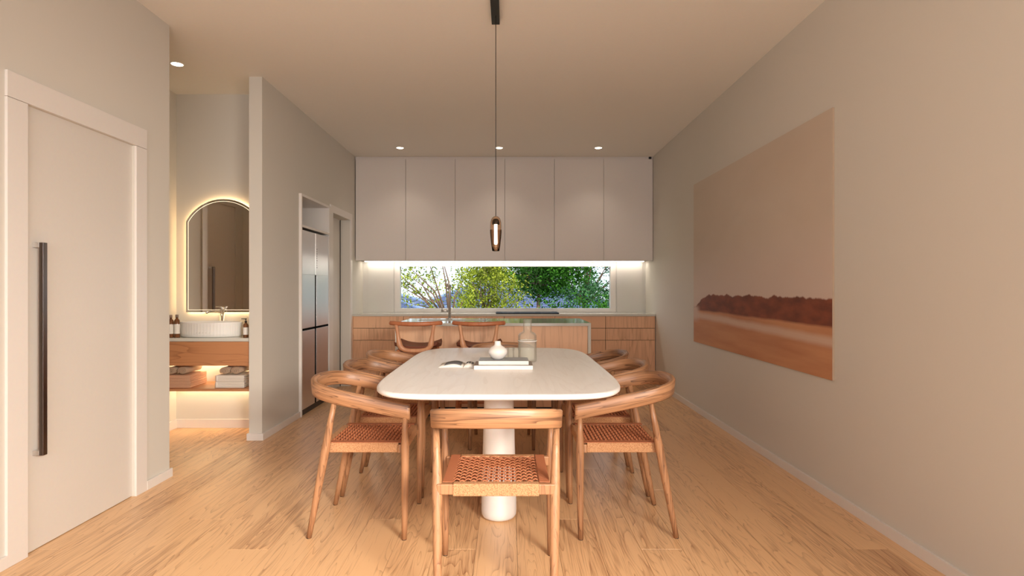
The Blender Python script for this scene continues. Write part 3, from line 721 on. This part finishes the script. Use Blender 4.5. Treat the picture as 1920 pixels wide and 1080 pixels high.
# ---------------------------------------------------------------- basin nook
t = thing('vanity', 'floating oak basin cabinet with stone top in the nook', 'cabinet', (-2.455, 4.86, .586))
obj('cabinet_body', B(-2.859, -2.049, 4.682, 5.059, .590, .778), M['oakh'], t)
obj('drawer', B(-2.858, -2.050, 4.664, 4.681, .586, .777, bevel=.001), M['oakh'], t)
obj('stone_top', B(-2.859, -2.049, 4.660, 5.059, .779, .806, bevel=.002), M['stone'], t)
tag(obj('wall_shelf', B(-2.859, -2.049, 4.68, 5.059, .380, .400, bevel=.001), M['oakh']), 'thin oak shelf holding towels under the basin cabinet', 'shelf')
for z, lb in ((.5855, 'warm light strip hidden under the basin cabinet'), (.3795, 'warm light strip hidden under the towel shelf')):
    t = thing('strip_light', lb, 'light', (-2.455, 4.98, z), group='hidden strips in the nook')
    obj('channel', B(-2.85, -2.06, 5.005, 5.035, z-.005, z-.0005), M['trim'], t)
    obj('diffuser', B(-2.84, -2.07, 5.008, 5.032, z-.0075, z-.0052), M['led_nook'], t)
bxc, byc = -2.449, 4.842
po = [(.235, .8065), (.246, .810), (.250, .83), (.250, .915)]; m = MB()
R = []
seg = 180
def el(rx, ry, z, fl_=0): return [(bxc+rx*(1-(fl_ if k % 3 == 0 else 0))*math.cos(2*PI*k/seg), byc+ry*(1-(fl_ if k % 3 == 0 else 0))*math.sin(2*PI*k/seg), z) for k in range(seg)]
R = [el(.238, .126, .8065, .0), el(.248, .136, .812, .016), el(.250, .138, .84, .016), el(.250, .138, .915, .016), el(.251, .139, .921), el(.250, .138, .926), el(.245, .133, .927), el(.240, .128, .925), el(.238, .126, .90), el(.225, .138, .84), el(.18, .10, .818), el(.01, .006, .815)]
tag(obj('basin', m.rings(R), M['basin']), 'oval fluted white vessel basin on the vanity', 'basin')
t = thing('basin_tap', 'polished chrome mixer tap behind the fluted basin', 'tap', (-2.385, 5.025, .8065))
tx, ty = -2.385, 4.99
tx = -2.438; ty = 5.004
obj('body', MB().lathe([(.019, .8065), (.019, .811), (.017, .813), (.017, 1.02), (.001, 1.021)], tx, ty, 24), M['chrome'], t)
obj('spout', MB().tube([(tx-.005, ty-.012, 1.0), (tx-.06, ty-.06, 1.006), (tx-.085, ty-.085, 1.002), (tx-.09, ty-.09, .99)], [.010, .010, .010, .009], 12), M['chrome'], t)
obj('lever', MB().tube([(tx, ty, 1.021), (tx, ty, 1.035), (tx+.005, ty, 1.042)], [.013, .013, .01], 12).tube([(tx-.05, ty-.01, 1.044), (tx+.02, ty, 1.042)], .0045, 8), M['chrome'], t)
# mirror
mcx, mh, mz0, mz1, mzt, my = -2.439, .322, .997, 1.775, 1.968, 5.036
def arch(ins=0.0):
    hw = mh-ins; z0 = mz0+ins; rise = mzt-mz1; R0 = (mh*mh+rise*rise)/(2*rise); cz = mzt-R0; R1 = R0-ins
    a0 = math.asin(min(1, hw/R1)); P = [(mcx-hw, z0), (mcx+hw, z0)]
    for k in range(25):
        a = a0-2*a0*k/24; P.append((mcx+R1*math.sin(a), cz+R1*math.cos(a)))
    return P
t = thing('arched_mirror', 'arched backlit mirror above the fluted basin', 'mirror', (mcx, my, mz0))
obj('glass', MB().prism(arch(), my-.006, my, axis='Y'), M['mirror'], t)
def ringmesh(i0, i1, y0, y1):
    m = MB(); A, B_ = arch(i0), arch(i1)
    R = [[(a[0], y0, a[1]), (a[0], y1, a[1]), (b[0], y1, b[1]), (b[0], y0, b[1])] for a, b in zip(A, B_)]
    return m.rings(R, closed=True)
obj('light_line', ringmesh(.018, .021, my-.0068, my-.0061), M['led_soft'], t, label='thin glowing line inset round the mirror')
obj('back_light', ringmesh(.004, .012, my+.001, my+.018), M['led_mirror'], t, label='glowing strip behind the mirror edge')
obj('back_plate', MB().prism(arch(.03), my+.0005, my+.0235, axis='Y'), M['white'], t)

# bottles
def pump_bottle(name, x, y, lb, h_, r, col, grp=None, pump=False):
    t = thing(name, lb, 'bottle', (x, y, .8065), group=grp); z = .8065
    o = obj('body', MB().lathe([(.001, z), (r*.95, z), (r, z+.004), (r, z+h_*.70), (r*.8, z+h_*.77), (r*.42, z+h_*.82), (r*.4, z+h_*.88), (.001, z+h_*.88)], x, y, 24), col, t)
    obj('label', MB().lathe([(r*1.012, z+h_*.16), (r*1.02, z+h_*.165), (r*1.02, z+h_*.58), (r*1.012, z+h_*.585)], x, y, 24, cap=False), M['label'], t, label='white paper label')
    if pump:
        obj('pump', MB().lathe([(.001, z+h_*.88), (r*.45, z+h_*.88), (r*.45, z+h_*.95), (.004, z+h_*.96), (.004, z+h_*1.06), (.001, z+h_*1.06)], x, y, 16).box(x-.035, x+.006, y-.005, y+.005, z+h_*1.06, z+h_*1.10), M['black'], t)
    else:
        obj('cap', MB().lathe([(.001, z+h_*.88), (r*.5, z+h_*.88), (r*.5, z+h_), (.001, z+h_)], x, y, 18), M['browncover'], t)
    return t
pump_bottle('toiletry_bottle', -2.672, 4.735, 'brown bottle with white label left of the basin, nearer the basin', .183, .022, M['brownglass'], 'labelled bottles beside the basin')
pump_bottle('toiletry_bottle', -2.722, 4.737, 'brown bottle with white label left of the basin, farther from the basin', .18, .022, M['brownglass'], 'labelled bottles beside the basin')
pump_bottle('soap_dispenser', -2.116, 4.735, 'amber soap bottle with black pump right of the basin', .138, .021, M['brownglass'], None, True)
# towels
def folded(x0, x1, z0, hgt, m_, lb, grp):
    t = thing('folded_towel', lb, 'towel', ((x0+x1)/2, 4.85, z0), group=grp); n = 4; hh_ = hgt/n
    for k in range(n):
        d = .002*((k*7) % 3-1)
        obj('layer', MB().prism(rect(x0, x1, z0+k*hh_+.0004, z0+(k+1)*hh_-.0004, hh_*.46, 4), 4.725+d, 4.985+d, bevel=.002, axis='Y'), m_, t)
    m = MB().prism(rect(x0-.006, x0+.012, z0+.0004, z0+hgt-.0004, .008, 5), 4.722, 4.988, axis='Y')
    obj('fold', m, m_, t, smooth=True); return t
def rolled(xc, z0, r, m_, lb, grp):
    t = thing('rolled_towel', lb, 'towel', (xc, 4.85, z0), group=grp)
    n = 64; turns = 2.6; th = .010; m = MB(); O = []; I = []
    for i in range(n+1):
        a = turns*2*PI*i/n; q = .008+(r-.008)*(i/n)
        O.append((xc+q*1.25*math.cos(a), z0+r+q*math.sin(a)*.97)); q2 = max(.002, q-th); I.append((xc+q2*1.25*math.cos(a), z0+r+q2*math.sin(a)*.97))
    R = [[(o[0], 4.735, o[1]), (o[0], 4.975, o[1]), (i_[0], 4.975, i_[1]), (i_[0], 4.735, i_[1])] for o, i_ in zip(O, I)]
    obj('roll', m.rings(R), m_, t)
    return t
for (x0, mt, who) in ((-2.785, 'towelpeach', 'left stack'), (-2.352, 'towelwhite', 'right stack')):
    side = 'left' if who[0] == 'l' else 'right'; colr = 'peach' if side == 'left' else 'white'
    folded(x0, x0+.228, .4005, .050, M[mt], 'folded %s towel at the bottom of the %s stack on the shelf' % (colr, side), 'folded %s towels' % colr)
    folded(x0+.002, x0+.226, .4512, .050, M[mt], 'folded %s towel lying second in the %s stack, under the rolls' % (colr, side), 'folded %s towels' % colr)
    rolled(x0+.065, .5017, .034, M['towelbrown'], 'rolled taupe towel on top of the %s stack, the left of the pair' % side, 'rolled taupe towels')
    rolled(x0+.155, .5017, .034, M['towelbrown'], 'rolled taupe towel on top of the %s stack, the right of the pair' % side, 'rolled taupe towels')

# ---------------------------------------------------------------- outside
gr = B(-60, 60, 8.2, 90, -3.2, -3.0); struct('ground', gr, M['grass'])
def leaves(centers, spread, count, size, seed):
    r = np.random.default_rng(seed); c = np.array(centers); k = r.integers(0, len(c), count)
    d = r.normal(size=(count, 3)); d /= np.linalg.norm(d, axis=1)[:, None]; rad = r.random(count)**.7
    P = c[k] + d*rad[:, None]*spread
    a = r.normal(size=(count, 3)); a /= np.linalg.norm(a, axis=1)[:, None]; b = np.cross(a, r.normal(size=(count, 3))); b /= np.linalg.norm(b, axis=1)[:, None]
    L_ = size*(.7+.6*r.random(count))[:, None]; w = L_*.42
    V = np.stack([P-a*L_/2, P+b*w/2, P+a*L_/2, P-b*w/2], axis=1).reshape(-1, 3)
    F = np.arange(count*4).reshape(-1, 4)
    me = bpy.data.meshes.new('foliage'); me.vertices.add(len(V)); me.vertices.foreach_set('co', V.ravel().astype(np.float32))
    me.loops.add(count*4); me.loops.foreach_set('vertex_index', F.ravel().astype(np.int32))
    me.polygons.add(count); me.polygons.foreach_set('loop_start', (np.arange(count)*4).astype(np.int32)); me.polygons.foreach_set('loop_total', np.full(count, 4, dtype=np.int32))
    me.update(); me.validate(); return me
def tree(name, label, x, y, zc, rx, rz_, nclump, spread, count, size, m_, seed, lean=0, ground=-3.0):
    t = thing(name, label, 'tree' if name != 'shrub' else 'shrub', (x-lean, y, ground), group='greenery beyond the window')
    r = random.Random(seed); cen = []; br = MB()
    fork = Vector((x-lean*.5, y, zc-rz_*1.0))
    obj('trunk', MB().tube([(x-lean, y, ground), (x-lean*.8, y+.05, (ground+fork.z)/2), fork], [.10, .07, .045], 10), M['bark'], t)
    for i in range(nclump):
        th = r.uniform(0, 2*PI); q = r.random()**.5; h_ = r.uniform(-1, 1); k = math.sqrt(max(.05, 1-h_*h_))
        c = Vector((x+rx*q*k*math.cos(th), y+rx*.6*q*k*math.sin(th), zc+rz_*h_)); cen.append(tuple(c))
        if i % 2 == 0:
            mid = fork.lerp(c, .5)+Vector((r.uniform(-.1, .1), 0, .12))
            br.tube([fork, mid, c], [.024, .014, .004], 6)
    obj('branches', br, M['bark'], t, kind='stuff')
    me = leaves(cen, spread, count, size, seed); me.transform(Matrix.Translation(-Vector(t.location))); me.materials.append(m_)
    o = bpy.data.objects.new('foliage', me); C.objects.link(o); o.parent = t; o['kind'] = 'stuff'
tree('tree', 'sparse yellow-green tree with bare forking branches at the left of the window', -1.55, 10.6, 1.25, .95, .75, 34, .24, 2600, .06, M['leafyellow'], 3, lean=-1.0)
tree('tree', 'bright yellow-green leafy tree right of the island tap', -.35, 11.9, 1.0, .85, .75, 64, .30, 9000, .065, M['leafyellow'], 5, lean=.2)
tree('tree', 'dark green dense tree filling the middle top of the window', .75, 14.4, 2.0, 1.3, .85, 80, .40, 15000, .095, M['leafgreen'], 8)
tree('tree', 'bluish green airy tree at the right end of the window', 2.35, 16.6, 1.7, 1.7, .95, 60, .36, 9000, .085, M['leafblue'], 11, lean=.4)
tree('shrub', 'low bright green shrub at the lower right of the window', 1.35, 10.9, .55, 1.1, .42, 56, .24, 5200, .06, M['leafgreen'], 13)

def hip_house(label, cx_, cy_, w, d, ez, rz_, ground=-3.0):
    t = thing('house', label, 'house', (cx_, cy_, ground), group='tile roofed houses beyond the trees')
    obj('wall', B(cx_-w/2+.4, cx_+w/2-.4, cy_-d/2+.4, cy_+d/2-.4, ground, ez), M['brick'], t)
    m = MB(); n = 18; ry = min(w, d)/2
    for k in range(n):      # stepped courses of tiles, each lifting off the one below
        a, b = k/n, (k+1)/n
        def rr(s_, z): hx, hy = w/2-ry*s_, d/2-ry*s_; return [(cx_-hx, cy_-hy, z), (cx_+hx, cy_-hy, z), (cx_+hx, cy_+hy, z), (cx_-hx, cy_+hy, z)]
        za, zb = ez+(rz_-ez)*a, ez+(rz_-ez)*b
        m.rings([rr(a-.008, za-.02), rr(a-.008, za+.05), rr(min(b, .999), zb), rr(min(b, .999), zb-.03)], cap=True)
    obj('roof', m, M['roof'], t, smooth=False, label='blue grey tiled hip roof')
    hx = max(0, w/2-ry); hy = max(0, d/2-ry)
    for sx in (-1, 1):
        for sy in (-1, 1):
            obj('hip_cap', MB().tube([(cx_+sx*w/2, cy_+sy*d/2, ez+.05), (cx_+sx*hx, cy_+sy*hy, rz_+.04)], .10, 6), M['ridge'], t)
    obj('ridge_cap', MB().tube([(cx_-hx, cy_-hy, rz_+.04), (cx_+hx, cy_+hy, rz_+.04)], .11, 6), M['ridge'], t)
    obj('gutter', MB().box(cx_-w/2-.1, cx_+w/2+.1, cy_-d/2-.12, cy_-d/2, ez-.12, ez), M['white'], t)
hip_house('blue grey hip roofed house at the left edge of the window, nearest', -6.6, 22, 10.8, 8, -.1, 1.2)
hip_house('blue grey hip roofed house behind the middle trees', .4, 36, 15, 10, -.6, 1.42)
hip_house('blue grey hip roofed house at the right edge of the window', 7.2, 25, 9.5, 8, -.4, 1.3)
bpy.context.view_layer.update()
